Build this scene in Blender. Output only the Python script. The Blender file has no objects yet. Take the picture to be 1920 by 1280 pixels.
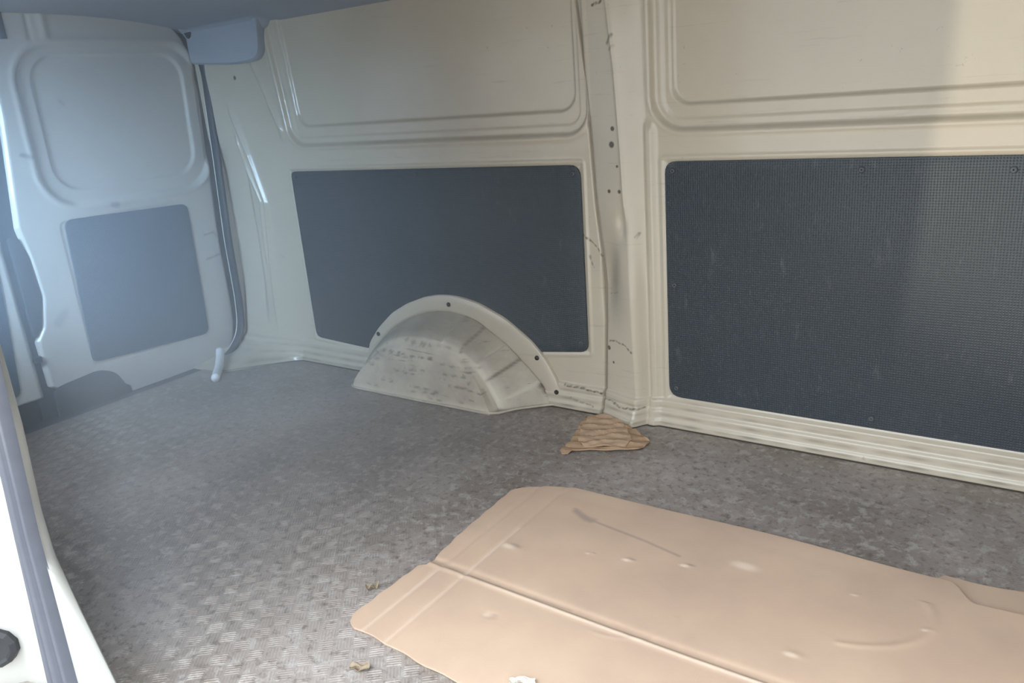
import bpy, math, random
import numpy as np
from mathutils import Matrix, Vector
random.seed(4)
RNG = np.random.RandomState(7)
S = bpy.context.scene
COL = S.collection

# ------------------------------------------------------------------ camera
cd = bpy.data.cameras.new('camera'); cam = bpy.data.objects.new('camera', cd); COL.objects.link(cam)
cd.sensor_width = 36.0; cd.lens = 1500.0 * 36.0 / 1920.0; cd.clip_start = 0.02
r_ = Vector((0.81941456, 0.567826, -0.07831612)); u_ = Vector((-0.11000906, 0.28987711, 0.95072039)); f_ = Vector((-0.56254581, 0.77041865, -0.29999553))
m = Matrix((r_, u_, -f_)).transposed().to_4x4(); m.translation = (0, 0, 0.9215)
cam.matrix_world = m
S.camera = cam

# ------------------------------------------------------------------ sky, lamps, exposure
w = bpy.data.worlds.new('sky'); S.world = w; w.use_nodes = True
bg = w.node_tree.nodes['Background']
# overcast daylight: three times brighter overhead than at the horizon
_t = w.node_tree; _g = _t.nodes.new('ShaderNodeTexCoord'); _x = _t.nodes.new('ShaderNodeSeparateXYZ'); _m = _t.nodes.new('ShaderNodeMapRange')
_t.links.new(_g.outputs['Generated'], _x.inputs[0]); _t.links.new(_x.outputs[2], _m.inputs[0])
_m.inputs['From Min'].default_value = 0.0; _m.inputs['From Max'].default_value = 1.0; _m.inputs['To Min'].default_value = 1.7; _m.inputs['To Max'].default_value = 8.5
bg.inputs[0].default_value = (0.86, 0.93, 1.0, 1); _t.links.new(_m.outputs[0], bg.inputs[1])
S.view_settings.view_transform = 'Standard'; S.view_settings.look = 'None'
S.view_settings.exposure = 0.15; S.view_settings.gamma = 1.0; S.view_settings.use_curve_mapping = False
S.render.film_transparent = False
sl = bpy.data.lights.new('sun', 'SUN'); sl.energy = 3.0; sl.angle = 0.01; sl.color = (1, 0.93, 0.8)
sun = bpy.data.objects.new('sun', sl); COL.objects.link(sun)
sun.rotation_euler = Vector((0.25, -0.5, -0.9)).to_track_quat('-Z', 'Y').to_euler()
# spot lamp added for the reflected sun patch, cut off by the door post
pl = bpy.data.lights.new('reflected_sun', 'SPOT'); pl.energy = 420; pl.color = (1, 0.92, 0.72)
pl.shadow_soft_size = 0.04; pl.spot_size = math.radians(19); pl.spot_blend = 0.45
po = bpy.data.objects.new('reflected_sun', pl); COL.objects.link(po)
po.location = (-3.25, -2.72, 0.75)
po.rotation_euler = (Vector((0.16, 1.9, 1.08)) - Vector(po.location)).to_track_quat('-Z', 'Y').to_euler()

# added blue fill lamp outside an invented rear window, lighting the rear doors
al = bpy.data.lights.new('blue_fill_lamp', 'AREA'); al.shape = 'RECTANGLE'; al.size = 1.0; al.size_y = .8; al.spread = math.radians(75); al.energy = 25; al.color = (.36, .64, 1.0)
ao = bpy.data.objects.new('blue_fill_lamp', al); COL.objects.link(ao); ao.location = (-2.0, -.25, 1.25)
ao.rotation_euler = (Vector((-2.6, 1.3, .75)) - Vector(ao.location)).to_track_quat('-Z', 'Y').to_euler()

# ------------------------------------------------------------------ helpers
def tag(o, label=None, cat=None, group=None, kind=None):
    if label: o['label'] = label
    if cat: o['category'] = cat
    if group: o['group'] = group
    if kind: o['kind'] = kind
    return o

def mesh_obj(name, V, F, mat, parent=None, smooth=True, attrs=None, sharp=None):
    me = bpy.data.meshes.new(name)
    V = np.asarray(V, dtype=np.float32)
    if isinstance(F, np.ndarray):
        n, k = F.shape
        me.vertices.add(len(V)); me.vertices.foreach_set('co', V.ravel())
        me.loops.add(n * k); me.loops.foreach_set('vertex_index', F.astype(np.int32).ravel())
        me.polygons.add(n); me.polygons.foreach_set('loop_start', np.arange(0, n * k, k, dtype=np.int32))
        me.update(calc_edges=True)
    else:
        me.from_pydata([tuple(map(float, v)) for v in V], [], F); me.update()
    me.polygons.foreach_set('use_smooth', [bool(smooth)] * len(me.polygons))
    if attrs:
        for k_, a in attrs.items():
            at = me.attributes.new(k_, 'FLOAT', 'POINT'); at.data.foreach_set('value', np.asarray(a, dtype=np.float32).ravel())
    if sharp is not None: me.set_sharp_from_angle(angle=math.radians(sharp))
    me.materials.append(mat)
    o = bpy.data.objects.new(name, me); COL.objects.link(o)
    if parent: o.parent = parent
    return o

def grid_faces(n, m_, off=0, wrap=False):
    i, j = np.meshgrid(np.arange(n - 1), np.arange(m_ if wrap else m_ - 1), indexing='ij')
    j2 = (j + 1) % m_
    a = i * m_ + j; b = (i + 1) * m_ + j; c = (i + 1) * m_ + j2; d = i * m_ + j2
    return np.stack([a, b, c, d], -1).reshape(-1, 4) + off

def boxVF(lo, hi, off=0):
    V = [(x, y, z) for x in (lo[0], hi[0]) for y in (lo[1], hi[1]) for z in (lo[2], hi[2])]
    F = [(0, 1, 3, 2), (4, 6, 7, 5), (0, 4, 5, 1), (2, 3, 7, 6), (0, 2, 6, 4), (1, 5, 7, 3)]
    return np.array(V, float), np.array(F) + off

def box(name, lo, hi, mat, parent=None, bevel=0.0):
    V, F = boxVF(lo, hi); o = mesh_obj(name, V, F, mat, parent, smooth=False)
    if bevel:
        b = o.modifiers.new('bevel', 'BEVEL'); b.width = bevel; b.segments = 3
    return o

def sm(e0, e1, x):
    t = np.clip((x - e0) / (e1 - e0), 0, 1); return t * t * (3 - 2 * t)

def srr(x, z, x0, x1, z0, z1, r):
    cx, cz = (x0 + x1) / 2, (z0 + z1) / 2
    qx = np.abs(x - cx) - ((x1 - x0) / 2 - r); qz = np.abs(z - cz) - ((z1 - z0) / 2 - r)
    return np.hypot(np.maximum(qx, 0), np.maximum(qz, 0)) + np.minimum(np.maximum(qx, qz), 0) - r

def seg_d(x, z, pts):
    d = np.full(np.shape(x), 9.0)
    for (ax, az), (bx, bz) in zip(pts[:-1], pts[1:]):
        L = (bx - ax) ** 2 + (bz - az) ** 2
        t = np.clip(((x - ax) * (bx - ax) + (z - az) * (bz - az)) / L, 0, 1)
        d = np.minimum(d, np.hypot(x - ax - t * (bx - ax), z - az - t * (bz - az)))
    return d

def resample(P, n):
    P = np.asarray(P, float); s = np.r_[0, np.cumsum(np.linalg.norm(np.diff(P, axis=0), axis=1))]
    t = np.linspace(0, s[-1], n)
    return np.stack([np.interp(t, s, P[:, k]) for k in range(P.shape[1])], 1)

def smooth_curve(P, n, it=3):
    Q = resample(P, n)
    for _ in range(it):
        R = Q.copy(); R[1:-1] = (Q[:-2] + 2 * Q[1:-1] + Q[2:]) / 4; Q = R
    return Q

def tube(name, P, rad, mat, parent=None, n=60, seg=12, rfun=None, flat=None, it=4):
    Q = smooth_curve(P, n, it); T = np.gradient(Q, axis=0); T /= np.linalg.norm(T, axis=1)[:, None]
    up = np.array(flat if flat is not None else (0.31, 0.2, 0.93), float)
    V = []
    for i in range(n):
        a = np.cross(T[i], up); a /= np.linalg.norm(a); b = np.cross(a, T[i])
        ra, rb = (rad if isinstance(rad, tuple) else (rad, rad))
        k = 1 if rfun is None else rfun(i / (n - 1))
        for s in range(seg):
            th = 2 * math.pi * s / seg
            V.append(Q[i] + a * math.cos(th) * ra * k + b * math.sin(th) * rb * k)
    V = np.array(V); F = grid_faces(n, seg, wrap=True).tolist()
    F = [tuple(f) for f in F] + [tuple(range(seg))] + [tuple(range((n - 1) * seg, n * seg))[::-1]]
    return mesh_obj(name, V, F, mat, parent)

def round_poly(P, r, k=6):
    P = [np.array(p, float) for p in P]; out = []; n = len(P)
    rs = r if isinstance(r, (list, tuple)) else [r] * n
    for i in range(n):
        a, b, c = P[i - 1], P[i], P[(i + 1) % n]
        u = (a - b) / np.linalg.norm(a - b); v = (c - b) / np.linalg.norm(c - b)
        q = min(rs[i], .45 * np.linalg.norm(a - b), .45 * np.linalg.norm(c - b))
        for t in np.linspace(0, 1, k):
            out.append((1 - t) ** 2 * (b + u * q) + 2 * t * (1 - t) * b + t * t * (b + v * q))
    return np.array(out)

def plate(name, P2, to3, th, mat, parent=None, bev=0.0015):
    """outline P2 (u,v) extruded along w: to3(u,v,w) gives world points; bevelled front rim"""
    P2 = np.asarray(P2, float); n = len(P2)
    nx = np.roll(P2, -1, 0) - np.roll(P2, 1, 0); nn = np.stack([nx[:, 1], -nx[:, 0]], 1); nn /= np.linalg.norm(nn, axis=1)[:, None]
    area = np.sum(P2[:, 0] * np.roll(P2[:, 1], -1) - np.roll(P2[:, 0], -1) * P2[:, 1])
    if area < 0: nn = -nn
    rings = [(P2, 0), (P2, th - bev), (P2 - nn * bev * .3, th - bev * .3), (P2 - nn * bev, th)]
    V = []
    for Q, wv in rings:
        for q in Q: V.append(to3(q[0], q[1], wv))
    F = []
    for k in range(3):
        for i in range(n):
            j = (i + 1) % n; F.append((k * n + i, k * n + j, (k + 1) * n + j, (k + 1) * n + i))
    F.append(tuple(range(3 * n, 4 * n))); F.append(tuple(range(n))[::-1])
    o = mesh_obj(name, V, F, mat, parent, smooth=True, sharp=50)
    return o

# ------------------------------------------------------------------ materials
class N:
    def __init__(s, name):
        s.m = bpy.data.materials.new(name); s.m.use_nodes = True; s.t = s.m.node_tree
        s.b = s.t.nodes['Principled BSDF']; s.o = s.t.nodes['Material Output']
        s.co = s.t.nodes.new('ShaderNodeTexCoord')
    def n(s, typ, **kw):
        nd = s.t.nodes.new(typ)
        for k, v in kw.items():
            if k.startswith('i_'): nd.inputs[k[2:].replace('_', ' ')].default_value = v
            else: setattr(nd, k, v)
        return nd
    def l(s, a, b): s.t.links.new(a, b)
    def mapping(s, scale=(1, 1, 1), rot=(0, 0, 0)):
        mp = s.n('ShaderNodeMapping'); mp.inputs['Scale'].default_value = scale; mp.inputs['Rotation'].default_value = rot
        s.l(s.co.outputs['Object'], mp.inputs[0]); return mp.outputs[0]
    def noise(s, scale, detail=4, rough=.55, mp=None, dist=0.0):
        nd = s.n('ShaderNodeTexNoise'); nd.inputs['Scale'].default_value = scale; nd.inputs['Detail'].default_value = detail
        nd.inputs['Roughness'].default_value = rough; nd.inputs['Distortion'].default_value = dist
        s.l(mp if mp else s.co.outputs['Object'], nd.inputs['Vector']); return nd.outputs['Fac']
    def ramp(s, fac, stops):
        r = s.n('ShaderNodeValToRGB'); e = r.color_ramp.elements
        e[0].position, e[0].color = stops[0][0], (*stops[0][1], 1) if len(stops[0][1]) == 3 else stops[0][1]
        e[1].position, e[1].color = stops[-1][0], (*stops[-1][1], 1)
        for p_, c in stops[1:-1]:
            x = e.new(p_); x.color = (*c, 1)
        s.l(fac, r.inputs[0]); return r.outputs[0]
    def mix(s, fac, a, b, mode='MIX'):
        x = s.n('ShaderNodeMix', data_type='RGBA', blend_type=mode)
        for sock, v in ((x.inputs[0], fac), (x.inputs[6], a), (x.inputs[7], b)):
            if hasattr(v, 'type') and not isinstance(v, (tuple, float)): s.l(v, sock)
            elif isinstance(v, tuple): sock.default_value = (*v, 1)
            else: sock.default_value = v
        return x.outputs[2]
    def math(s, op, a, b=0.0):
        x = s.n('ShaderNodeMath', operation=op)
        for sock, v in ((x.inputs[0], a), (x.inputs[1], b)):
            if isinstance(v, (int, float)): sock.default_value = v
            else: s.l(v, sock)
        return x.outputs[0]
    def attr(s, name):
        a = s.n('ShaderNodeAttribute'); a.attribute_name = name; return a.outputs['Fac']
    def bump(s, h, strength=.3, dist=.002):
        b = s.n('ShaderNodeBump'); b.inputs['Strength'].default_value = strength; b.inputs['Distance'].default_value = dist
        s.l(h, b.inputs['Height']); s.l(b.outputs[0], s.b.inputs['Normal'])
    def base(s, c):
        if isinstance(c, tuple): s.b.inputs['Base Color'].default_value = (*c, 1)
        else: s.l(c, s.b.inputs['Base Color'])
        return s
    def rough(s, v):
        if isinstance(v, (int, float)): s.b.inputs['Roughness'].default_value = v
        else: s.l(v, s.b.inputs['Roughness'])
        return s

def paint(name, col, dark, streak=True, rough=.34, dirt_col=(.085, .066, .046), amount=.5):
    k = N(name)
    n1 = k.noise(3.2, 5, .6); n2 = k.noise(60, 3, .6)
    c = k.mix(k.math('MULTIPLY', k.ramp(n1, [(.42, (0, 0, 0)), (.72, (1, 1, 1))]), amount), col, dark)
    sp = k.ramp(n2, [(.70, (0, 0, 0)), (.78, (1, 1, 1))])
    c = k.mix(k.math('MULTIPLY', sp, .35), c, dirt_col)
    if streak:
        st = k.noise(14, 5, .7, k.mapping((.35, 1, 6)))
        c = k.mix(k.math('MULTIPLY', k.ramp(st, [(.60, (0, 0, 0)), (.74, (1, 1, 1))]), .22), c, dirt_col)
    c = k.mix(k.attr('dirt'), c, dirt_col)
    k.base(c); k.rough(rough); k.bump(k.noise(9, 2), .15, .004)
    k.b.inputs['Coat Weight'].default_value = .5; k.b.inputs['Coat Roughness'].default_value = .12
    return k.m

M = {}
M['paint'] = paint('van_white_paint', (.545, .480, .372), (.475, .410, .312), amount=.5)
M['door_paint'] = paint('rear_door_paint', (.60, .575, .52), (.53, .505, .45), amount=.4, streak=False)
M['jamb'] = paint('jamb_paint', (.44, .44, .41), (.38, .375, .345), amount=.4, streak=False)

def arch_mat():
    k = N('scuffed_arch_paint')
    n1 = k.noise(9, 5, .62, k.mapping((1, 1, 1)))
    c = k.mix(k.ramp(n1, [(.38, (0, 0, 0)), (.66, (1, 1, 1))]), (.60, .54, .42), (.43, .37, .29))
    st = k.noise(22, 6, .75, k.mapping((.35, 1, 4.5)), .3)
    c = k.mix(k.math('MULTIPLY', k.ramp(st, [(.60, (0, 0, 0)), (.66, (1, 1, 1))]), .75), c, (.17, .14, .10))
    lt = k.noise(17, 5, .7, k.mapping((.3, 1, 6)))
    c = k.mix(k.math('MULTIPLY', k.ramp(lt, [(.60, (0, 0, 0)), (.7, (1, 1, 1))]), .35), c, (.74, .70, .60))
    c = k.mix(k.attr('pale'), c, (.78, .73, .60)); c = k.mix(k.attr('dirt'), c, (.09, .072, .05))  # these masks also carry painted light and shade of the steps
    k.base(c); k.rough(.5); k.bump(k.noise(40, 4), .25, .002); return k.m
M['arch'] = arch_mat()

def panel_mat(name, a, b, dots=.6):
    k = N(name)
    n1 = k.noise(2.5, 5, .6); c = k.mix(n1, a, b)
    sc = k.noise(30, 5, .7, k.mapping((1, 1, .35), (0, .9, 0)))
    c = k.mix(k.math('MULTIPLY', k.ramp(sc, [(.60, (0, 0, 0)), (.72, (1, 1, 1))]), .16), c, (.30, .31, .31))
    # fine dimpled grain: sin * sin on a hex-like lattice, 9 mm pitch
    sx = k.n('ShaderNodeSeparateXYZ'); k.l(k.co.outputs['Object'], sx.inputs[0])
    X = k.math('ADD', sx.outputs[0], sx.outputs[1]); Z = sx.outputs[2]
    f = 2 * math.pi / .0115
    s1 = k.math('MULTIPLY', k.math('SINE', k.math('MULTIPLY', k.math('ADD', X, Z), f)), k.math('SINE', k.math('MULTIPLY', k.math('SUBTRACT', X, Z), f)))
    d = k.math('MAXIMUM', s1, 0.0)
    k.base(c); k.rough(.42); k.bump(k.math('ADD', d, k.math('MULTIPLY', n1, .5)), dots, .0016)
    k.b.inputs['Specular IOR Level'].default_value = .5
    return k.m
M['panel'] = panel_mat('dark_lining_board', (.038, .050, .060), (.056, .066, .073))
M['door_panel'] = panel_mat('rear_door_lining_board', (.042, .068, .105), (.050, .078, .115), .3)

def floor_mat():
    k = N('worn_treadplate')
    n1 = k.noise(2.2, 6, .62); n2 = k.noise(34, 5, .72, None, .4)
    c = k.mix(k.ramp(n1, [(.40, (0, 0, 0)), (.62, (1, 1, 1))]), (.25, .21, .18), (.40, .35, .315))
    c = k.mix(k.math('MULTIPLY', k.ramp(n2, [(.50, (0, 0, 0)), (.62, (1, 1, 1))]), .7), c, (.50, .465, .43))
    n3 = k.noise(55, 4, .7); c = k.mix(k.math('MULTIPLY', k.ramp(n3, [(.52, (0, 0, 0)), (.66, (1, 1, 1))]), .7), c, (.15, .122, .10))
    k.base(c); k.rough(k.ramp(n2, [(.3, (.42,) * 3), (.7, (.62,) * 3)])); k.b.inputs['Metallic'].default_value = .25
    k.bump(k.math('ADD', n2, n3), .3, .002); return k.m
M['floor'] = floor_mat()

def simple(name, col, rough=.6, metal=0, var=.3, sc=20, bump=.1):
    k = N(name); n1 = k.noise(sc, 4)
    c2 = tuple(x * (1 - var) for x in col)
    k.base(k.mix(n1, col, c2)); k.rough(rough); k.b.inputs['Metallic'].default_value = metal; k.bump(n1, bump, .001); return k.m
M['bar'] = simple('worn_tread_ridge', (.43, .40, .37), .40, .30, .5, 12)
M['rubber'] = simple('black_rubber', (.055, .062, .075), .55, 0, .3)
M['jamb_rubber'] = simple('grey_weatherstrip', (.10, .108, .135), .55, 0, .25, 40)
M['dark'] = simple('dark_plastic', (.03, .032, .036), .5)
M['screw'] = simple('dark_screw', (.06, .052, .045), .45, .4)
M['grey_screw'] = simple('grey_plastic_rivet', (.085, .09, .10), .5, 0)
M['white_plastic'] = simple('white_plastic', (.82, .83, .85), .4, 0, .06)
M['headliner'] = simple('grey_blue_headliner', (.38, .41, .46), .8, 0, .1, 6)
M['ground'] = simple('asphalt', (.36, .34, .31), .9, 0, .3, 8)
M['edge_dark'] = simple('dark_edge_strip', (.075, .06, .045), .8, 0, .4, 30)
M['bulkhead'] = simple('unseen_wall_grey', (.22, .21, .20), .7, 0, .15, 5)  # unseen near and front walls, greyed to cut bounced light
M['paper'] = simple('scrap_paper', (.75, .70, .60), .8, 0, .25, 60)
M['leaf'] = simple('dry_leaf', (.36, .28, .19), .8, 0, .4, 60)

def card_mat(name, a, b, c3):
    k = N(name); n1 = k.noise(3.0, 5, .6); n2 = k.noise(14, 5, .65, k.mapping((.5, 1.6, 1)))
    c = k.mix(k.ramp(n1, [(.35, (0, 0, 0)), (.68, (1, 1, 1))]), a, b)
    c = k.mix(k.math('MULTIPLY', k.ramp(n2, [(.56, (0, 0, 0)), (.74, (1, 1, 1))]), .3), c, c3)
    fl = k.n('ShaderNodeTexWave', wave_type='BANDS', bands_direction='X'); fl.inputs['Scale'].default_value = 55; k.l(k.co.outputs['Object'], fl.inputs['Vector'])
    c = k.mix(k.attr('dirt'), c, (.20, .17, .16)); c = k.mix(k.attr('pale'), c, (.80, .66, .52))
    k.base(c); k.rough(.72); k.bump(k.math('ADD', k.math('MULTIPLY', fl.outputs['Fac'], .25), n2), .18, .0015); return k.m
M['card'] = card_mat('worn_cardboard', (.60, .43, .305), (.49, .345, .255), (.48, .36, .27))
M['card2'] = card_mat('brown_cardboard', (.46, .30, .18), (.40, .26, .16), (.55, .38, .25))

# ------------------------------------------------------------------ side wall (far) as pressed steel relief
WY = 1.9
SEAM = [(-1.108, 1.40), (-1.108, 1.123), (-1.082, .902), (-1.076, .78), (-1.069, .612), (-1.056, .481), (-1.054, .283), (-1.071, -.03)]
def seam_x(z): return np.interp(z, [-.03, .283, .481, .612, .78, .902, 1.123, 1.4], [-1.071, -1.054, -1.056, -1.069, -1.076, -1.082, -1.108, -1.112])
def ridge_x(z): return np.interp(z, [-.03, .106, .216, .471, .613, .75, .947, 1.111, 1.4], [-.955, -.956, -.96, -.967, -.973, -.977, -.987, -1.002, -1.01])
PAN_L = [(-2.284, .098), (-2.02, .085), (-1.30, .160), (-1.116, .182), (-1.112, .713), (-2.284, .706)]
PAN_R = [(-.866, .086), (.55, .084), (.55, .720), (-.866, .718)]

def poly_in(x, z, P):
    # signed distance, negative inside (convex-ish outline)
    d = seg_d(x, z, list(P) + [P[0]]); inside = np.zeros(np.shape(x), bool)
    n = len(P)
    for i in range(n):
        (ax, az), (bx, bz) = P[i], P[(i + 1) % n]
        c = ((az > z) != (bz > z)) & (x < (bx - ax) * (z - az) / ((bz - az) + 1e-12) + ax)
        inside ^= c
    return np.where(inside, -d, d)

def wall_d(x, z):
    d = np.zeros_like(x)
    xl = x + .10 * (1.0 - z) * 0.0
    slant = .12 * np.clip(z - .8, 0, .45)
    # blanked windows: recessed in two steps
    sL = srr(x + slant * sm(-1.7, -2.3, x), z, -2.262, -1.085, .792, 1.62, .065)
    sLi = srr(x + slant * sm(-1.7, -2.3, x) * .8, z, -2.218, -1.125, .853, 1.56, .05)
    sR = srr(x, z, -.900, 1.3, .793, 1.62, .085); sRi = srr(x, z, -.852, 1.2, .852, 1.56, .05)
    for a, b in ((sL, sLi), (sR, sRi)):
        d -= .012 * sm(.004, -.008, a); d -= .003 * sm(-.022, -.030, a); d -= .009 * sm(.003, -.006, b)
        d += .003 * np.exp(-((a - .009) / .006) ** 2)
    # seat of lining boards, with a small raised lip
    for P in (PAN_L, PAN_R):
        s = poly_in(x, z, P); d += .0035 * np.exp(-((s - .010) / .005) ** 2); d -= .002 * sm(.004, -.004, s)
    # middle post
    xs = seam_x(z); xr = ridge_x(z); xe = np.full_like(x, -.912)
    up = np.clip((x - xs) / (xr - xs), 0, 1); dn = np.clip((xe - x) / (xe - xr), 0, 1)
    prof = np.where(x < xr, up ** .8, sm(0, 1, dn)) * (x > xs)
    h = .026 + .006 * sm(.55, .3, z) + .016 * sm(.06, .0, z)
    low = (x > xs) & (x < -.90)
    d += prof * h
    d += .010 * sm(-.925, -.912, x) * sm(-.885, -.905, x) * sm(.83, .79, z)
    d += .004 * np.exp(-np.abs((x - xr) / .005) ** 1.5) * sm(.50, .62, z)
    d -= .010 * np.exp(-((x - xs) / .0045) ** 2)
    d -= .016 * np.exp(-(((x - (-1.03 + (.42 - z) * -.12)) / .022) ** 2 + ((z - .41) / .085) ** 2))
    d -= .010 * np.exp(-(((x + .985) / .016) ** 2 + ((z - .56) / .04) ** 2))
    # bottom rail
    rail = sm(.078, .070, z) * .010 + sm(.050, .042, z) * .007 + sm(.022, .016, z) * .006
    d += rail * (1 - .0 * low)
    # rear post: creases and the turn towards the door opening
    xc = np.interp(z, [.0, .2, .394, .595, .77, .941, 1.0], [-2.492, -2.481, -2.469, -2.448, -2.500, -2.566, -2.58])
    fade = sm(.02, .30, z) * sm(.97, .90, z)
    d += .013 * np.exp(-np.abs((x - xc) / .012) ** 1.4) * fade
    xd = np.interp(z, [.3, .45, .6, .77, .86], [-2.50, -2.49, -2.475, -2.545, -2.560])
    d += .010 * np.exp(-np.abs((x - xd) / .008) ** 1.4) * sm(.3, .45, z) * sm(.86, .80, z)
    d -= .018 * sm(-2.52, -2.56, x) * sm(.85, .7, z) * sm(.05, .3, z)
    xw = np.interp(z, [.846, 1.082], [-2.300, -2.395]); d += .010 * np.exp(-((x - xw) / .012) ** 2) * sm(.80, .86, z)
    b = np.clip((-2.36 - x) / .20, 0, 1.0)
    d += .21 * b ** 1.2 * np.exp(-np.clip(z, 0, 9) / .022) + .02 * b * sm(.5, .0, z)
    return d

MARKS = [  # scratches and scuffs on the far wall, in (x, z), with half width and strength
    ([(-1.128, .532), (-1.10, .512), (-1.07, .487), (-1.052, .455)], .0028, .8),
    ([(-1.098, .465), (-1.085, .435)], .004, .6),
    ([(-1.045, .225), (-1.02, .232), (-.985, .222), (-.965, .205)], .0028, .8),
    ([(-1.04, .36), (-1.0, .372)], .003, .6),
    ([(-1.20, .070), (-1.13, .068), (-1.07, .061)], .0035, .9),
    ([(-1.055, .052), (-.99, .042), (-.93, .05)], .0025, .75),
    ([(-1.18, .035), (-1.10, .020)], .003, .6),
    ([(-1.045, 1.105), (-1.02, 1.108)], .0045, .9), ([(-1.02, 1.112), (-.925, 1.122)], .003, .6),
    ([(-1.005, 1.01), (-.99, 1.03)], .005, .7), ([(-.998, .995), (-.985, 1.005)], .004, .6),
    ([(-.945, .525), (-.938, .535)], .005, .6), ([(-2.42, .40), (-2.40, .395)], .006, .3),
]
HOLES = [(-1.000, .805, .0065), (-1.005, .765, .009), (-1.020, .645, .0055), (-.986, .645, .0055), (-1.046, .205, .007), (-1.03, .165, .004), (-2.507, 1.036, .0075), (-.99, .71, .004)]
def wall_dirt(x, z):
    f = np.zeros_like(x)
    wob = .0012 * np.sin(x * 93 + 2 * np.sin(z * 61)) + .0008 * np.sin(z * 171 + x * 300); brk = np.clip(.75 + .6 * np.sin(x * 137 + z * 71) * np.sin(x * 411 - z * 233), .1, 1)
    for P, wd, s in MARKS: f = np.maximum(f, s * brk * sm(wd * 1.3, wd * .3, seg_d(x + wob, z + wob, P)))
    for hx, hz, r in HOLES: f = np.maximum(f, .95 * sm(r * 1.15, r * .7, np.hypot(x - hx, z - hz)))
    f = np.maximum(f, .62 * np.exp(-((x - seam_x(z)) / .0045) ** 2))
    # grime in the hollow of the post and along the rail
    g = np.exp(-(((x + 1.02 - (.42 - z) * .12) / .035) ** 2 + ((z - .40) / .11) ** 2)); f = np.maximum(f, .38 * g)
    for zz, a in ((.033, .45), (.056, .38), (.012, .6)):
        f = np.maximum(f, a * np.exp(-((z - zz) / .004) ** 2) * (.5 + .5 * np.sin(x * 23 + zz * 300) * np.sin(x * 57)))
    f = np.maximum(f, .55 * sm(.010, -.012, z))  # darker at the bottom edge
    return f

def relief(name, xs, zs, parent, mat, fn=wall_d, dirt=wall_dirt, to3=None, back=None):
    X, Z = np.meshgrid(xs, zs, indexing='ij'); D = fn(X, Z)
    V = to3(X, Z, D).reshape(-1, 3); F = grid_faces(len(xs), len(zs))
    A = dirt(X, Z).ravel() if dirt else np.zeros(len(V))
    if back is not None:
        bv, bf = boxVF(*back, off=len(V)); V = np.vstack([V, bv]); F = np.vstack([F, bf]); A = np.r_[A, np.zeros(8)]
    return mesh_obj(name, V, F, mat, parent, attrs={'dirt': A})

t3w = lambda X, Z, D: np.stack([X, WY - D, Z], -1)
zs = np.linspace(-.04, 1.30, 400)
wall = relief('wall_back', np.linspace(-2.42, -1.125, 280), zs, None, M['paint'], to3=t3w, back=((-2.75, 1.925, -.1), (1.0, 1.96, 1.4)))
tag(wall, kind='structure')
post = relief('post', np.linspace(-1.125, -.90, 115), np.linspace(-.04, 1.30, 799), wall, M['paint'], to3=t3w)
relief('steel_panel', np.linspace(-.90, 1.0, 380), zs, wall, M['paint'], to3=t3w)
relief('rear_post', np.linspace(-2.725, -2.42, 110), zs, wall, M['paint'], to3=t3w)

# ------------------------------------------------------------------ floor with five-bar tread
fl = mesh_obj('floor', *[(lambda a: a)(q) for q in boxVF((-2.66, .36, -.03), (1.0, 1.93, 0))], M['floor'], smooth=False)
tag(fl, kind='structure')
def tread():
    p = .040; L = .0135; wd = .0018; hgt = .0011
    th = math.radians(40); c, s = math.cos(th), math.sin(th)
    I, J = np.meshgrid(np.arange(-90, 91), np.arange(-90, 91), indexing='ij'); I = I.ravel(); J = J.ravel()
    gx = (I * c - J * s) * p * .78 - .9; gy = (I * s + J * c) * p * .78 + 1.1
    ok = (gx > -2.62) & (gx < .95) & (gy > .42) & (gy < 1.86) & ~((gx < -2.2) & (gy > 1.62))
    I, J, gx, gy = I[ok], J[ok], gx[ok], gy[ok]
    hor = ((I + J) % 2 == 0)
    clog = sm(1.45, .85, gy + .25 * (gx + 1.0) * .4) * (.65 + .35 * np.sin(gx * 9 + 2 * np.sin(gy * 7)) * np.sin(gy * 11 + gx * 3)) * .9 + .12
    clog = np.where(hor, clog, clog * .45)
    V = []; F = []; base = np.array([(-L, -wd, 0), (L, -wd, 0), (L, wd, 0), (-L, wd, 0), (-L * .82, 0, hgt), (L * .82, 0, hgt)])
    fq = np.array([(0, 1, 5, 4), (2, 3, 4, 5), (1, 2, 5, 5), (3, 0, 4, 4)])
    tris = np.array([(0, 1, 5), (0, 5, 4), (2, 3, 4), (2, 4, 5), (1, 2, 5), (3, 0, 4)])
    for k in range(5):
        off = (k - 2) * .0058
        for hv in (True, False):
            sel = hor == hv; n = sel.sum(); a = th if hv else th + math.pi / 2
            ca, sa = math.cos(a), math.sin(a); q = base.copy(); q[:, 1] += off
            lx = q[:, 0] * ca - q[:, 1] * sa; ly = q[:, 0] * sa + q[:, 1] * ca
            vv = np.stack([gx[sel][:, None] + lx, gy[sel][:, None] + ly, q[:, 2][None] * clog[sel][:, None]], -1).reshape(-1, 3)
            o0 = sum(len(v) for v in V); V.append(vv)
            F.append((tris[None] + (np.arange(n) * 6)[:, None, None]).reshape(-1, 3) + o0)
    o = mesh_obj('tread_ridge', np.vstack(V), np.vstack(F), M['floor'], fl, smooth=False); o['kind'] = 'stuff'
tread()
tag(box('trim_1', (-2.75, .36, -.06), (-2.64, 1.93, -.004), M['rubber'], bevel=.004), kind='structure')

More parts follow.
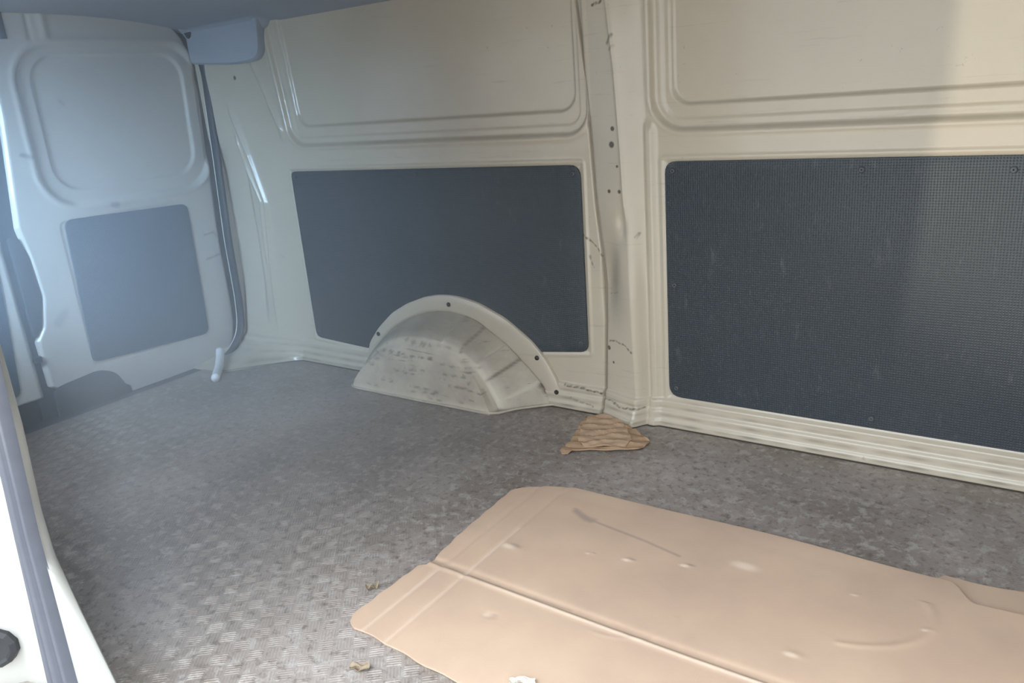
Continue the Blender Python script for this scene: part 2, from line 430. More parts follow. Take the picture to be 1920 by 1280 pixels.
# ------------------------------------------------------------------ rear doors
DX = -2.72
t3d = lambda Y, Z, D: np.stack([DX + D, Y, Z], -1)
def door1_d(y, z):
    d = np.zeros_like(y)
    o = srr(y - .05 * (z - .9) * sm(1.5, 1.9, y), z, 1.262, 1.895, .668, 1.168, .12); i = srr(y - .05 * (z - .9) * sm(1.5, 1.9, y), z, 1.312, 1.842, .716, 1.138, .085)
    d -= .016 * sm(.006, -.010, o); d -= .010 * sm(.004, -.008, i); d += .003 * np.exp(-((o - .014) / .008) ** 2)
    s = srr(y, z, 1.286, 1.742, .122, .622, .02); d -= .003 * sm(.006, -.002, s)
    d += .006 * np.exp(-((y - 1.38) / .014) ** 2) * sm(1.17, 1.2, z)
    d -= .004 * np.exp(-((y - 1.335) / .008) ** 2) * sm(1.17, 1.2, z)
    return d
def door_edge_l(z): return np.interp(z, [-.05, .08, .105, .26, .30, .40, .52, .625, .96, 1.26], [1.17, 1.16, 1.125, 1.122, 1.150, 1.172, 1.165, 1.150, 1.188, 1.20])
def door_edge_r(z):
    return np.interp(z, [-.05, -.02, .02, .07, .12, .22, .454, .754, 1.0, 1.08, 1.14, 1.19, 1.225, 1.25, 1.262], [1.76, 1.79, 1.825, 1.85, 1.862, 1.868, 1.868, 1.886, 1.90, 1.90, 1.89, 1.868, 1.838, 1.79, 1.74])
def door_mesh(name, el, er, fn, z0, z1, parent, ny=170, nz=320, dirt=None, botfun=None):
    t = np.linspace(0, 1, ny); z = np.linspace(z0, z1, nz)
    T, Z = np.meshgrid(t, z, indexing='ij'); Y = el(Z) + (er(Z) - el(Z)) * T
    if botfun is not None: Z = np.maximum(Z, botfun(Y))
    D = fn(Y, Z); edge = np.minimum(Y - el(Z), er(Z) - Y); D -= .012 * sm(.012, 0, edge)
    V = t3d(Y, Z, D).reshape(-1, 3); F = grid_faces(ny, nz)
    # turned-back rim
    A = (dirt(Y, Z) if dirt else np.zeros_like(Y)).ravel()
    idx = np.arange(ny * nz).reshape(ny, nz)
    per = np.r_[idx[:, 0], idx[-1, 1:], idx[-2::-1, -1], idx[0, -2:0:-1]]
    R = V[per].copy(); R[:, 0] = DX - .045; o0 = len(V); V = np.vstack([V, R]); A = np.r_[A, np.zeros(len(R))]
    n = len(per); k = np.arange(n); k2 = (k + 1) % n
    F = np.vstack([F, np.stack([per[k2], per[k], o0 + k, o0 + k2], -1)])
    return mesh_obj(name, V, F, M['door_paint'], parent, attrs={'dirt': A})
def d1dirt(y, z):
    f = np.zeros_like(y)
    for P, wd, s in [([(1.80, .485), (1.84, .488), (1.852, .47)], .003, .5), ([(1.79, .392), (1.85, .400)], .003, .5), ([(1.222, .845), (1.25, .835)], .006, .5),
                     ([(1.20, .30), (1.23, .33)], .012, .25), ([(1.475, .652), (1.49, .648)], .008, .5), ([(1.39, 1.0), (1.40, .99)], .006, .3)]:
        f = np.maximum(f, s * sm(wd * 1.8, wd * .5, seg_d(y, z, P)))
    return f
d1 = door_mesh('door_1', door_edge_l, door_edge_r, door1_d, -.012, 1.262, None, dirt=d1dirt)
tag(d1, kind='structure')
P = round_poly([(1.280, .142), (1.737, .112), (1.752, .612), (1.298, .628)], [.02, .03, .03, .03])
plate('lining_board', P, lambda u, v, w_: (DX + w_, u, v), .005, M['door_panel'], d1)['label'] = 'blue-grey flat lining board'
# latch opening at the lower edge
P = round_poly([(1.13, -.02), (1.392, -.02), (1.388, .02), (1.372, .03), (1.350, .082), (1.295, .110), (1.17, .100), (1.13, .09)], [.003, .003, .008, .01, .04, .04, .02, .02])
plate('latch_recess', P, lambda u, v, w_: (DX - .002 + w_, u, v), .006, M['rubber'], d1)['label'] = 'dark latch cut-out with rounded corner'
P = round_poly([(1.118, .27), (1.152, .31), (1.173, .40), (1.166, .53), (1.146, .60), (1.120, .60)], .02)
plate('lock_case', P, lambda u, v, w_: (DX - .02 + w_, u, v), .018, M['rubber'], d1)
box('striker', (DX - .01, 1.098, .196), (DX + .012, 1.122, .216), M['dark'], d1, .003)
box('drain_slot', (DX - .002, 1.245, 1.185), (DX + .004, 1.265, 1.262), M['jamb_rubber'], d1, .002)
# rubber seal of the door opening
SEAL = [(1.30, 1.272), (1.74, 1.266), (1.815, 1.248), (1.868, 1.205), (1.898, 1.145), (1.908, 1.06), (1.893, .754), (1.876, .454), (1.874, .22), (1.865, .12), (1.845, .07), (1.80, .022), (1.745, .0)]
SEAL = [(DX + .035, y, z) for y, z in SEAL]
def left_frame():
    r = tube('door_seal', SEAL[3:], (.010, .020), M['dark'], None, n=120, seg=10, flat=(1, 0, 0), it=3); return r
# left leaf
def door2_d(y, z):
    o = srr(y, z, .50, 1.02, .70, 1.168, .12); i = srr(y, z, .55, .97, .745, 1.138, .085)
    return -.016 * sm(.006, -.010, o) - .010 * sm(.004, -.008, i)
d2 = door_mesh('door_2', lambda z: np.full_like(z, .40), lambda z: np.interp(z, [-.05, .09, .30, .625, .96, 1.26], [1.108, 1.104, 1.102, 1.100, 1.125, 1.14]), door2_d, .078, 1.262, None, ny=120, nz=220)
tag(d2, kind='structure')
P = round_poly([(.50, .13), (1.034, .105), (1.066, .50), (1.052, .63), (.50, .63)], .03)
plate('lining_board', P, lambda u, v, w_: (DX + w_, u, v), .005, M['door_panel'], d2)
wl = box('wall_left', (-2.80, .30, -.2), (-2.765, 1.96, 1.4), M['rubber']); tag(wl, kind='structure')
s = left_frame(); s.parent = wl
def frame_strip(name, sel, mat):
    Q = smooth_curve([p[1:] for p in SEAL[1:]], 90, 3); T = np.gradient(Q, axis=0); T /= np.linalg.norm(T, axis=1)[:, None]; Nn = np.stack([-T[:, 1], T[:, 0]], 1)
    Nn *= np.sign((Nn * (Q - np.array([1.3, .7]))).sum(1))[:, None]
    ii = [i for i in range(90) if sel(Q[i])]; V = []
    for i in ii:
        for o_, dx in ((-.004, .012), (.004, .030), (.03, .036), (.11, .036)): p = Q[i] + Nn[i] * o_; V.append((DX + dx, p[0], p[1]))
    o = mesh_obj(name, V, grid_faces(len(ii), 4), mat, wl, attrs={'dirt': np.zeros(len(V))})
frame_strip('frame_edge', lambda q: q[1] < 1.115 and q[1] > .03, M['door_paint']); frame_strip('frame_lining', lambda q: q[1] > 1.10, M['headliner'])
def floor_edge_strip():  # thin dark strip along the joint of wall and floor
    x = np.linspace(-2.62, .98, 700); y = WY - wall_d(x, np.full_like(x, .002)); V = []
    for i in range(700): V += [(x[i], y[i] - .0055, .0005), (x[i], y[i] - .004, .0022), (x[i], y[i] + .004, .0022)]
    mesh_obj('edge_strip', V, grid_faces(700, 3), M['edge_dark'], fl)
floor_edge_strip()
mesh_obj('gap_seal', *boxVF((DX - .034, 1.085, -.02), (DX - .016, 1.215, 1.30)), M['rubber'], wl, smooth=False)

# ------------------------------------------------------------------ headliner
def ceiling():
    xs = np.linspace(-2.76, 1.0, 120); ys = np.linspace(.42, 1.93, 90)
    X, Y = np.meshgrid(xs, ys, indexing='ij'); t = (Y - 1.11) / .8
    Z = 1.262 - .058 * np.abs(t) ** 3.2 + .004 * np.sin(X * 9) * 0
    Z += .012 * sm(-2.5, -2.2, X) * (1 - np.abs(t) ** 3)
    # the corner that sags down over the rear post
    k = sm(-2.300, -2.345, X) * sm(1.872, 1.895, Y) * sm(-2.70, -2.66, X); Z -= k * .112
    V = np.stack([X, Y, Z], -1).reshape(-1, 3); F = grid_faces(120, 90)[:, ::-1]
    bv, bf = boxVF((-2.80, .42, 1.34), (1.04, 1.97, 1.40), off=len(V))
    o = mesh_obj('ceiling', np.vstack([V, bv]), np.vstack([F, bf]), M['headliner']); tag(o, kind='structure')
    # rolled lower edge of the corner lining
    n = 30; P = smooth_curve([(-2.70, 1.10), (-2.62, 1.092), (-2.45, 1.080), (-2.345, 1.084), (-2.318, 1.105), (-2.310, 1.16), (-2.302, 1.215)], n, 2)
    V = []; 
    for (x, z) in P:
        for yy, dz in ((1.905, 0), (1.880, -.003), (1.870, .004), (1.868, .02)): V.append((x, yy, z + dz))
    V += [(x, y, z) for x, y, z in ((-2.70, 1.868, 1.23), (-2.40, 1.868, 1.23))]
    F = [tuple(q) for q in grid_faces(n, 4)]
    F.append(tuple([4 * i + 3 for i in range(n)] + [len(V) - 2]))
    mesh_obj('corner_lining', V, F, M['headliner'], o, smooth=True, sharp=40)
ceiling()

# ------------------------------------------------------------------ near side wall around the door opening, bulkhead, ground outside
nv = []; nf = []
for lo, hi in (((-2.76, .36, -.25), (-1.52, .44, .62)), ((-2.76, .36, 1.16), (-1.52, .44, 1.36)), ((-2.76, .36, .62), (-2.60, .44, 1.16)), ((-1.75, .36, .62), (-1.52, .44, 1.16)), ((.70, .36, -.25), (1.0, .44, 1.36)), ((-1.34, .42, 1.25), (.70, .46, 1.36)), ((-1.34, .36, -.25), (.70, .44, -.03))):  # rear window opening is invented, cut to let light onto the doors
    v, f = boxVF(lo, hi, off=8 * len(nv)); nv.append(v); nf.append(f)
wf = mesh_obj('wall_front', np.vstack(nv), np.vstack(nf), M['bulkhead'], smooth=False); tag(wf, kind='structure')
wr = box('wall_right', (.98, .36, -.2), (1.03, 1.95, 1.36), M['bulkhead']); tag(wr, kind='structure')
gr = box('ground', (-14, -14, -.62), (14, 14, -.56), M['ground']); tag(gr, kind='structure')

# ------------------------------------------------------------------ near door post with weatherstrip
def jamb():
    n = 90; z = np.linspace(.0, 1.25, n)
    lip = np.interp(z, [0, .10, .217, .30, .38, .47, .52, .65, .80, 1.25], [-1.085, -1.135, -1.190, -1.222, -1.225, -1.212, -1.206, -1.204, -1.200, -1.200])  # inner silhouette
    sr = np.interp(z, [0, .044, .33, .47, .62, .8, 1.25], [-1.262, -1.268, -1.254, -1.236, -1.216, -1.206, -1.20])   # strip's right edge
    slf = np.interp(z, [0, .006, .2, .413, .62, .8, 1.25], [-1.36, -1.357, -1.322, -1.285, -1.262, -1.25, -1.245])
    V = []
    for i in range(n):
        a, b, c = lip[i], sr[i], slf[i]
        foot = .10 * math.exp(-z[i] / .06)
        prof = [(a - .50 , .590), (a - .27, .522), (a - .115, .486), (a * 1.045 - .008, .474), (a * 1.045, .470), (min(b, a * 1.03 - .006), .4475), (b - .02, .446), (c, .446), (c - .02, .440), (c - .062, .426), (c - .088, .400), (c - .130, .358)]
        V += [(x, y, z[i] if j > 4 or j < 3 else max(0, .9215 + (z[i] - .9215) * 1.045)) for j, (x, y) in enumerate(prof)]
    k = len(prof); F = grid_faces(n, k)
    o = mesh_obj('trim_2', V, F, M['jamb'], attrs={'dirt': np.zeros(len(V))}); tag(o, kind='structure')
    ctr = [((sr[i] + slf[i]) / 2, .444, z[i]) for i in range(0, n, 3)]
    # ribbed weatherstrip: three beads on a flat band
    Vw = []; 
    for i in range(n):
        W = sr[i] - slf[i]; 
        for t, y in ((0, .449), (.03, .436), (.16, .428), (.30, .430), (.36, .436), (.42, .430), (.58, .424), (.72, .428), (.78, .436), (.84, .431), (.95, .434), (1, .449)):
            Vw.append((slf[i] + W * t, y, z[i]))
    mesh_obj('weatherstrip', Vw, grid_faces(n, 12), M['jamb_rubber'], o)
    # hexagonal plug in the sill corner of the jamb
    V = []; cx, cy, cz = -1.431, .400, .090; tx, ty = .70, .71; nx_, ny_ = .71, -.70
    for k_, (r, y) in enumerate(((.040, -.004), (.038, .012), (.030, .016), (.026, .010), (.006, .008))):
        for q in range(12):
            th = math.radians(q * 30 + 10); p_ = r * math.cos(th); V.append((cx + p_ * tx + nx_ * y, cy + p_ * ty + ny_ * y, cz + r * math.sin(th)))
    F = [tuple(f) for f in grid_faces(5, 12, wrap=True)] + [tuple(range(48, 60))]
    hx = mesh_obj('plug', V, F, M['dark'], o, smooth=False); hx['label'] = 'round dark plug set in the pale jamb'
    box('buffer', (-1.372, .405, .372), (-1.345, .430, .395), M['jamb_rubber'], o, .006)
jamb()

# ------------------------------------------------------------------ dark lining boards on the far wall
def wall_board(name, P2, rad, label, screws):
    root = bpy.data.objects.new(name, None); root.location = (P2[0][0], WY, P2[0][1]); COL.objects.link(root)
    tag(root, label, 'wall panel')
    inv = lambda p: tuple(a - b for a, b in zip(p, root.location))
    plate('board', round_poly(P2, rad), lambda u, v, w_: inv((u, WY + .001 - w_, v)), .0055, M['panel'], root)
    for (x, z) in screws:
        V = [];
        for r, y in ((.0075, 0), (.0072, -.0020), (.0045, -.0034), (.0012, -.0028)):
            for q in range(12): V.append(inv((x + r * math.cos(q * math.pi / 6), WY - .0045 + y, z + r * math.sin(q * math.pi / 6))))
        mesh_obj('screw', V, [tuple(f) for f in grid_faces(4, 12, wrap=True)] + [tuple(range(36, 48))], M['grey_screw'], root)
    return root
wall_board('lining_board', PAN_L, [.03, .01, .01, .025, .035, .02], 'dark blue-grey lining board behind the wheel arch, left of the post', [(-1.135, .690), (-1.138, .205), (-1.70, .692), (-2.262, .690), (-2.262, .125)])
wall_board('lining_board', PAN_R, [.035, .02, .02, .03], 'large dark dimpled lining board on the far wall, right of the post', [(-.845, .695), (-.845, .112), (-.40, .693), (-.115, .690), (-.845, .40), (-.35, .110)])

# ------------------------------------------------------------------ wheel arch
def wheel_arch():
    O = [(-2.020, 0), (-2.016, .055), (-2.000, .110), (-1.945, .172), (-1.870, .233), (-1.795, .272), (-1.717, .300), (-1.655, .312), (-1.603, .314), (-1.550, .309), (-1.498, .298), (-1.400, .258), (-1.308, .195), (-1.262, .145), (-1.225, .080), (-1.200, 0)]
    I = [(-2.006, 0), (-2.000, .045), (-1.975, .090), (-1.93, .136), (-1.865, .186), (-1.795, .222), (-1.725, .247), (-1.665, .258), (-1.61, .259), (-1.555, .252), (-1.505, .237), (-1.408, .180), (-1.330, .115), (-1.280, .065), (-1.240, 0)]
    Fp = [(-1.962, 0), (-1.955, .040), (-1.925, .085), (-1.875, .135), (-1.815, .172), (-1.755, .193), (-1.70, .200), (-1.65, .201), (-1.60, .198), (-1.55, .190), (-1.49, .170), (-1.435, .130), (-1.400, .080), (-1.372, .030), (-1.362, 0)]
    n = 181
    O, I, Fp = (smooth_curve(a, n, 8) for a in (O, I, Fp))
    def nrm(C):
        T = np.gradient(C, axis=0); T /= np.linalg.norm(T, axis=1)[:, None]; return np.stack([-T[:, 1], T[:, 0]], 1)
    root = bpy.data.objects.new('wheel_arch', None); root.location = (-1.61, 1.88, 0); COL.objects.link(root)
    tag(root, 'scuffed cream steel wheel arch standing on the floor against the far wall', 'wheel arch')
    rl = np.array(root.location)
    # flange lying on the wall
    rings = [(O, 1.900), (O, 1.889), (O - nrm(O) * .003, 1.886), (I + nrm(I) * .008, 1.884), (I, 1.887), (I - nrm(I) * .004, 1.896)]
    V = np.vstack([np.stack([c[:, 0], np.full(n, y), c[:, 1]], 1) for c, y in rings]) - rl
    fo = mesh_obj('flange', V, grid_faces(len(rings), n)[:, ::-1], M['paint'], root, attrs={'dirt': np.zeros(len(V))})
    # pressed cover: stepped crown then leaning front face
    def t_at(C, x): return np.interp(x, C[:, 0], np.linspace(0, 1, n))
    t = np.linspace(0, 1, n)
    EI = [t_at(I, x) for x in (-1.555, -1.480, -1.400, -1.352, -1.285)]; EF = [t_at(Fp, x) for x in (-1.575, -1.505, -1.445, -1.408, -1.372)]
    SG = [1, -1, 1, -1, 1]
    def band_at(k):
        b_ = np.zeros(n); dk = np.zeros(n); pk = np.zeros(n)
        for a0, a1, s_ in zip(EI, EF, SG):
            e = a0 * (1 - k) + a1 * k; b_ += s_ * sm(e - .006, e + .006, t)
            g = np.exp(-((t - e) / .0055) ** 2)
            if s_ < 0: dk = np.maximum(dk, g)  # shaded step edges painted dark
            else: pk = np.maximum(pk, g)  # lit step edges painted pale
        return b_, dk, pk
    rings = []; DK = []; PK = []
    ks = np.linspace(0, 1, 26)
    for k in ks:
        c = I * (1 - k) + Fp * k; y = 1.893 * (1 - k) + 1.785 * k
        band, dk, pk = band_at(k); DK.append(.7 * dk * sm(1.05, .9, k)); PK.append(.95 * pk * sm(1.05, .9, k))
        amp = .011 * sm(0, .12, k) * sm(1.02, .86, k)
        fil = .012 * (np.clip((k - .75) / .25, 0, 1) ** 2)
        rings.append((c + nrm(c) * (amp * band)[:, None] - nrm(c) * fil, np.full(n, y) - 0 * c[:, 1]))
    C0 = np.array([-1.655, 0.0]); c = rings[-1][0]
    fr = []
    for k in np.linspace(.03, 1, 34):
        cc = c.copy(); cc[:, 1] = c[:, 1] * (1 - k); cc[:, 0] = C0[0] + (c[:, 0] - C0[0]) * (1 - .0 * k)
        # straight drop of each crown point down the leaning face
        yface = 1.738 + .042 * np.clip(cc[:, 1] / .19, 0, 1) ** 1.2
        bl = np.clip(k / .16, 0, 1); y = 1.785 * (1 - sm(0, 1, bl)) + yface * sm(0, 1, bl)
        # the ends of the face stay rounded
        fr.append((cc, y))
    # keep base edge points of face at the end columns blended
    rings += fr; DK += [np.zeros(n)] * len(fr); PK += [np.zeros(n)] * len(fr)
    DK = np.concatenate(DK); PK = np.concatenate(PK)
    V = np.vstack([np.stack([q[:, 0], y, np.maximum(q[:, 1], 0)], 1) for q, y in rings])
    X, Y, Z = V[:, 0], V[:, 1], V[:, 2]
    dirt = np.zeros(len(V)); front = Y < 1.79
    rs = np.random.RandomState(3)
    for _ in range(46):
        x0 = rs.uniform(-1.92, -1.42); z0 = rs.uniform(.015, .19); L = rs.uniform(.02, .10); a = rs.uniform(-.12, .05)
        dd = seg_d(X + .002 * np.sin(Z * 300), Z + .0008 * np.sin(X * 110), [(x0, z0), (x0 + L, z0 + L * a)])
        dirt = np.maximum(dirt, rs.uniform(.4, .9) * sm(.0042, .0008, dd) * np.clip(.6 + .6 * np.sin(X * 170 + z0 * 900), .1, 1) * front)
    for x0, z0, r in ((-1.72, .185, .008), (-1.69, .180, .010), (-1.65, .178, .012), (-1.62, .176, .007), (-1.77, .19, .006), (-1.475, .105, .006), (-1.455, .085, .006)):
        dirt = np.maximum(dirt, .55 * sm(r, r * .3, np.hypot((X - x0) * .6, Z - z0 + .003 * np.sin(X * 400))) * (Y < 1.80))
    for k, yy in ((-1.275, .06), (-1.262, .045), (-1.29, .085)):
        dirt = np.maximum(dirt, .7 * sm(.016, .004, np.hypot(X - k, Z - yy)) * (Y > 1.84))
    dirt = np.maximum(dirt, DK); kk = np.clip((1.893 - Y) / .108, 0, 1)  # painted step shade joins the scuffs
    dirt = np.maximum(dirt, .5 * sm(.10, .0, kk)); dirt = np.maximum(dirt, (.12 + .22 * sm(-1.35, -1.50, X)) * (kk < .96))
    PK = np.maximum(PK, .6 * np.exp(-((kk - 1) / .16) ** 2) * sm(-1.50, -1.42, X) * (Y > 1.765)); PK = np.maximum(PK, .4 * sm(.03, .01, Z) * (Y < 1.78))  # front crease painted brighter, base edge pale
    dirt = np.maximum(dirt, .5 * sm(.008, 0, Z))  # shadow line under the base painted dark
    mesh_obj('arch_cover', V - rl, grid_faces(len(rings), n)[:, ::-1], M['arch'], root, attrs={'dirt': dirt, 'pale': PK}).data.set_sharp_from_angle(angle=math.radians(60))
    # low foot lip along the base
    L1 = [(-1.972, 1.790, .006), (-1.965, 1.745, .006), (-1.93, 1.734, .006), (-1.66, 1.733, .006), (-1.39, 1.737, .006), (-1.352, 1.752, .006), (-1.325, 1.80, .006), (-1.232, 1.884, .006)]
    tube('foot_lip', [tuple(np.array(p) - rl) for p in L1], (.004, .004), M['arch'], root, n=90, seg=8, flat=(0, 0, 1), it=2)
    for (x, z) in ((-1.613, .284), (-1.288, .146), (-1.945, .150), (-1.226, .045)):
        V = []
        for r, y in ((.0075, 1.8845), (.007, 1.881), (.004, 1.8795), (.001, 1.880)):
            for q in range(10): V.append(np.array((x + r * math.cos(q * math.pi / 5), y, z + r * math.sin(q * math.pi / 5))) - rl)
        mesh_obj('bolt', V, [tuple(f) for f in grid_faces(4, 10, wrap=True)] + [tuple(range(30, 40))], M['screw'], root)
wheel_arch()

# ------------------------------------------------------------------ cardboard
def sheet(name, xs_of, yn, yf, x1, nx, ny, z0, zfun, darkf, palef, mat, label, th=.004):
    U, Vv = np.meshgrid(np.linspace(0, 1, nx), np.linspace(0, 1, ny), indexing='ij')
    X = xs_of(Vv) + (x1 - xs_of(Vv)) * U; Y = yn(X) + (yf(X) - yn(X)) * Vv
    Z = z0 + zfun(X, Y); top = np.stack([X, Y, Z + th], -1).reshape(-1, 3); bot = np.stack([X, Y, Z], -1).reshape(-1, 3)
    F = grid_faces(nx, ny); nv_ = len(top); idx = np.arange(nv_).reshape(nx, ny)
    per = np.r_[idx[:, 0], idx[-1, 1:], idx[-2::-1, -1], idx[0, -2:0:-1]]; p2 = np.roll(per, -1)
    side = np.stack([per, p2, p2 + nv_, per + nv_], -1)
    A = np.r_[darkf(X, Y).ravel(), np.zeros(nv_)]; B = np.r_[palef(X, Y).ravel(), np.zeros(nv_)]
    o = mesh_obj(name, np.vstack([top, bot]), np.vstack([F, F[:, ::-1] + nv_, side]), mat, attrs={'dirt': A, 'pale': B})
    o.data.set_sharp_from_angle(angle=math.radians(55))
    tag(o, label, 'cardboard'); return o

DENT = [(-.552, 1.277, .016, .004), (-.802, .962, .016, -.005), (-.661, 1.241, .014, .004), (-.90, 1.17, .030, .003), (-.74, 1.225, .008, .003), (-.128, 1.283, .010, .003), (-.30, 1.12, .02, .003), (-.45, 1.33, .045, .002), (-.25, 1.33, .010, .002)]
def cz(X, Y):
    z = .0025 * np.sin(X * 5.1 + 1) * np.sin(Y * 6.0) + .0025
    z += .0022 * np.exp(-((Y - 1.035 - .006 * np.sin(X * 4)) / .006) ** 2) - .003 * np.exp(-((Y - 1.048 - .006 * np.sin(X * 4)) / .009) ** 2)
    for xc, a in ((-.985, .0015), (-.925, .002)): z -= a * np.exp(-((X - xc) / .006) ** 2)
    for x, y, r, a in DENT: z += .4 * a * np.exp(-(((X - x) / (r * .8)) ** 2 + ((Y - y) / (r * .4)) ** 2))
    z += .003 * sm(1.40, 1.455, Y) * (0.5 + .5 * np.sin(X * 13))
    z += .0006 * np.exp(-(np.abs(np.hypot((X + .62), (Y - 1.09) * 1.5) - .12) / .006) ** 2) * (Y < 1.12) * (X > -.62) * 1.0
    z += .0014 * np.exp(-(np.abs(np.hypot((X + .30) * .9, (Y - 1.30) * 1.3) - .16) / .007) ** 2) * (X > -.25) * (Y < 1.36)
    return np.maximum(z, .0005)
def cdark(X, Y):
    f = .5 * sm(.017, .001, seg_d(X, Y + .006 * np.sin(X * 60), [(-.85, 1.352), (-.80, 1.342)])) 
    f = np.maximum(f, .45 * sm(.006, .001, seg_d(X, Y, [(-.86, 1.365), (-.80, 1.338), (-.66, 1.318), (-.58, 1.30)])))
    f = np.maximum(f, .30 * sm(.004, .001, seg_d(X, Y, [(-1.02, 1.052), (-.90, 1.046), (-.80, 1.044), (-.68, 1.046)])))
    for x, y, r, a in DENT[:5]: f = np.maximum(f, .40 * sm(r * .8, r * .2, np.hypot((X - x - .006), (Y - y - .004) * 2.4)))  # dark far side on the first dents
    g = .15 * sm(1.36, 1.46, Y); f = np.maximum(f, g)
    return f
def cpale(X, Y):
    f = .6 * sm(.005, .001, np.abs(Y - 1.033 - .006 * np.sin(X * 4))) * sm(-.98, -.75, X)
    for x, y, r, a in DENT: f = np.maximum(f, .55 * sm(r * .9, r * .2, np.hypot(X - x + .006, (Y - y + .004) * 2.2)))  # pale near side on every dent
    f = np.maximum(f, .35 * sm(.006, .001, np.abs(X + .985)) * (Y < 1.03)); f = np.maximum(f, .3 * sm(.006, .001, np.abs(X + .925)) * (Y < 1.24))
    return f
def left_edge(v):
    return np.interp(v, [0, .012, .04, .17, .325, .332, .345, .545, .75, .87, .91, .96, 1.0], [-1.005, -1.025, -1.036, -1.034, -1.030, -1.026, -1.014, -1.028, -1.034, -1.038, -1.022, -.975, -.91])
sheet('cardboard_sheet', lambda v: left_edge(v) + .0012 * np.sin(v * 70), lambda x: .815 - .018 * sm(-1.0, -.75, x) + .0015 * np.sin(x * 70) - .14 * sm(-.5, .3, x), lambda x: 1.452 + .006 * np.sin(x * 9) - .055 * sm(-.12, -.07, x),
      .62, 360, 220, .0018, cz, cdark, cpale, M['card'], 'large flat tan cardboard sheet with a long crease, nearest on the floor')
sheet('cardboard_sheet', lambda v: -.22 + .09 * v, lambda x: 1.30 + 0 * x, lambda x: 1.472 + .022 * sm(-.1, .1, x) + .002 * np.sin(x * 30), .62, 90, 50, .0002,
      lambda X, Y: .0001 + 0 * X, lambda X, Y: .14 + 0 * X, lambda X, Y: 0 * X, M['card'], 'greyer cardboard strip at the right edge, tucked under the large sheet', .0014)

def torn_card():
    # small layered scrap by the post: sheared plies fanned over one another
    root = bpy.data.objects.new('cardboard_scrap', None); root.location = (-.98, 1.72, 0); COL.objects.link(root)
    tag(root, 'small torn brown cardboard scrap lying at the foot of the post', 'cardboard')
    rl = np.array(root.location)
    plies = [
        ([(-1.048, 1.604), (-1.026, 1.606), (-1.018, 1.630), (-.985, 1.646), (-.900, 1.690), (-.868, 1.702), (-.862, 1.765), (-.940, 1.818), (-1.010, 1.872), (-1.055, 1.872), (-1.094, 1.846), (-1.090, 1.79), (-1.062, 1.70)], .000, .003, 0),
        ([(-1.005, 1.655), (-.905, 1.705), (-.905, 1.74), (-.950, 1.80), (-1.01, 1.860), (-1.060, 1.862), (-1.082, 1.82), (-1.070, 1.76), (-1.035, 1.68)], .0045, .003, .0),
    ]
    for k, (P, z0, th, tilt) in enumerate(plies):
        Q = round_poly(P, .008, 4); y0, y1 = Q[:, 1].min() + 1e-4, Q[:, 1].max() - 1e-4; ny_, nx_ = 44, 40; V = []
        for lay in (1, 0):
            for j in range(ny_):
                y = y0 + (y1 - y0) * j / (ny_ - 1); xi = []
                for q0, q1 in zip(Q, np.roll(Q, -1, 0)):
                    if (q0[1] > y) != (q1[1] > y): xi.append(q0[0] + (y - q0[1]) * (q1[0] - q0[0]) / (q1[1] - q0[1]))
                for i in range(nx_):
                    x = min(xi) + (max(xi) - min(xi)) * i / (nx_ - 1); u = (y - x * .55) * 150
                    wv = .0026 * math.sin(u + 1.4 * math.sin(x * 55 + k)) + .0014 * math.sin(x * 120 - y * 60 + k * 2) + .0012 * math.sin(u * 2.3 + x * 90)
                    V.append((x, y, max(z0 + wv + .0045, .0012) + lay * th))
        V = np.array(V) - rl; a_ = grid_faces(ny_, nx_); o_ = ny_ * nx_; idx = np.arange(o_).reshape(ny_, nx_)
        per = np.r_[idx[:, 0], idx[-1, 1:], idx[-2::-1, -1], idx[0, -2:0:-1]]; p2 = np.roll(per, -1)
        F = np.vstack([a_[:, ::-1], a_ + o_, np.stack([per, p2, p2 + o_, per + o_], -1)])
        mesh_obj('ply', V, F, M['card2'], root, attrs={'dirt': np.zeros(len(V)), 'pale': np.full(len(V), .1 * k)}, sharp=40)
torn_card()

# ------------------------------------------------------------------ small things
hose = tube('plastic_tube', [(-2.655, 1.728, .052), (-2.63, 1.706, .034), (-2.57, 1.655, .019), (-2.48, 1.574, .0165)], .0155, M['white_plastic'], None, n=30, seg=12)
tag(hose, 'short white plastic tube at the foot of the rear post', 'tube')

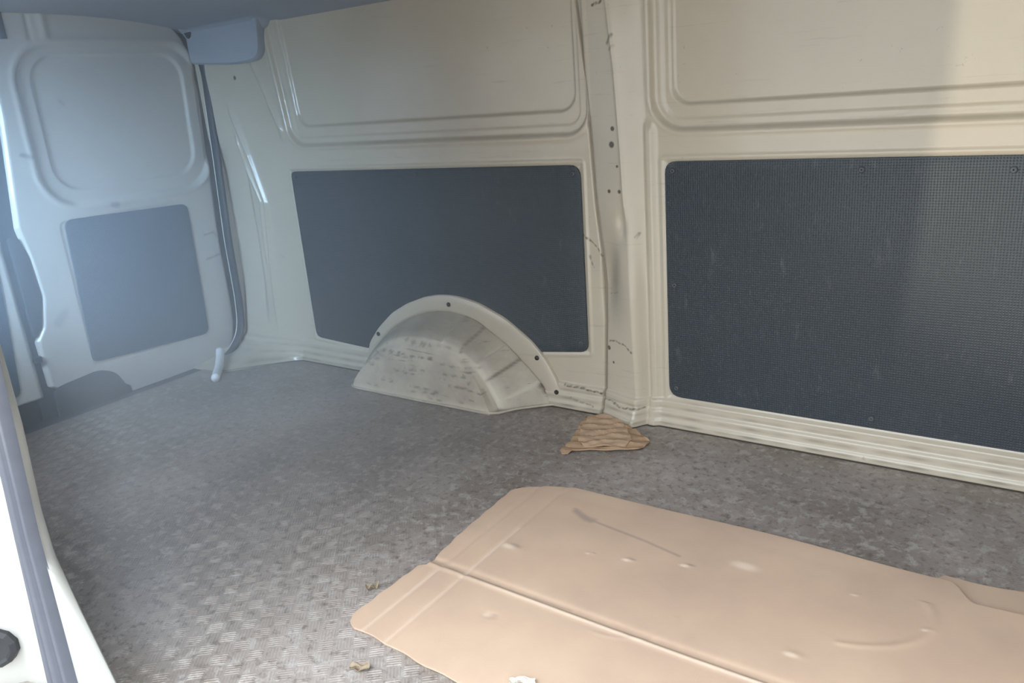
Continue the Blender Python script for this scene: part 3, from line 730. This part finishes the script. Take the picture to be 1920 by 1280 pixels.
def scrap(name, cx, cy, rx, ry, mat, label, cat, ang, h=.008, seed=1):
    rs = np.random.RandomState(seed); n = 20; R = 5; V = []
    ca, sa = math.cos(ang), math.sin(ang)
    rad = 1 + .25 * np.interp(np.arange(n), np.arange(0, n + 1, 4), list(rs.uniform(-1, 1, n // 4)) + [0])
    for lay in (1, 0):
        for r in range(R + 1):
            s_ = max(1 - r / R, .03)
            for q in range(n):
                th = 2 * math.pi * q / n; x = rx * rad[q] * s_ * math.cos(th); y = ry * rad[q] * s_ * math.sin(th)
                z = .0022 + h * abs(math.sin(x / rx * 2.6 + seed)) * (.4 + .6 * s_) + h * .3 * math.sin(th * 3 + r)
                V.append((x * ca - y * sa, x * sa + y * ca, max(z, .0015) + lay * .0012))
    a = grid_faces(R + 1, n, wrap=True); F = [tuple(f) for f in a[:, ::-1]] + [tuple(f) for f in (a + (R + 1) * n)]
    F += [(i, (i + 1) % n, (R + 1) * n + (i + 1) % n, (R + 1) * n + i) for i in range(n)] + [tuple(range(R * n, R * n + n))]
    o = mesh_obj(name, V, F, mat); o.location = (cx, cy, 0); tag(o, label, cat); return o
scrap('dry_leaf', -.919, .742, .018, .009, M['leaf'], 'curled dry leaf on the tread floor below the cardboard corner', 'leaf', .5, .007, 3)
p = scrap('paper_scrap', -.650, .845, .022, .008, M['paper'], 'pale crumpled paper scrap on the near cardboard edge at the bottom', 'paper', .35, .006, 5); p.location.z = .0085
scrap('dirt_clod', -1.063, .922, .012, .006, M['leaf'], 'small dark crumb of dirt beside the left edge of the big cardboard', 'dirt', .9, .010, 8)

# ------------------------------------------------------------------ bluish scattering volume added to imitate lens flare at the rear
def flare_veil():
    V, F = boxVF((-2.69, .50, .06), (-1.05, 1.68, 1.19))
    k = bpy.data.materials.new('flare_scatter'); k.use_nodes = True; t = k.node_tree; t.nodes.clear()
    o = t.nodes.new('ShaderNodeOutputMaterial'); s_ = t.nodes.new('ShaderNodeVolumeScatter')
    s_.inputs['Color'].default_value = (.82, .91, 1.0, 1); s_.inputs['Density'].default_value = .40; s_.inputs['Anisotropy'].default_value = 0.0
    t.links.new(s_.outputs[0], o.inputs['Volume'])
    b = mesh_obj('flare_veil', V, F, k, smooth=False)
    tag(b, 'thin bluish volume imitating lens flare before the rear doors', 'flare_veil', kind='stuff')
flare_veil()
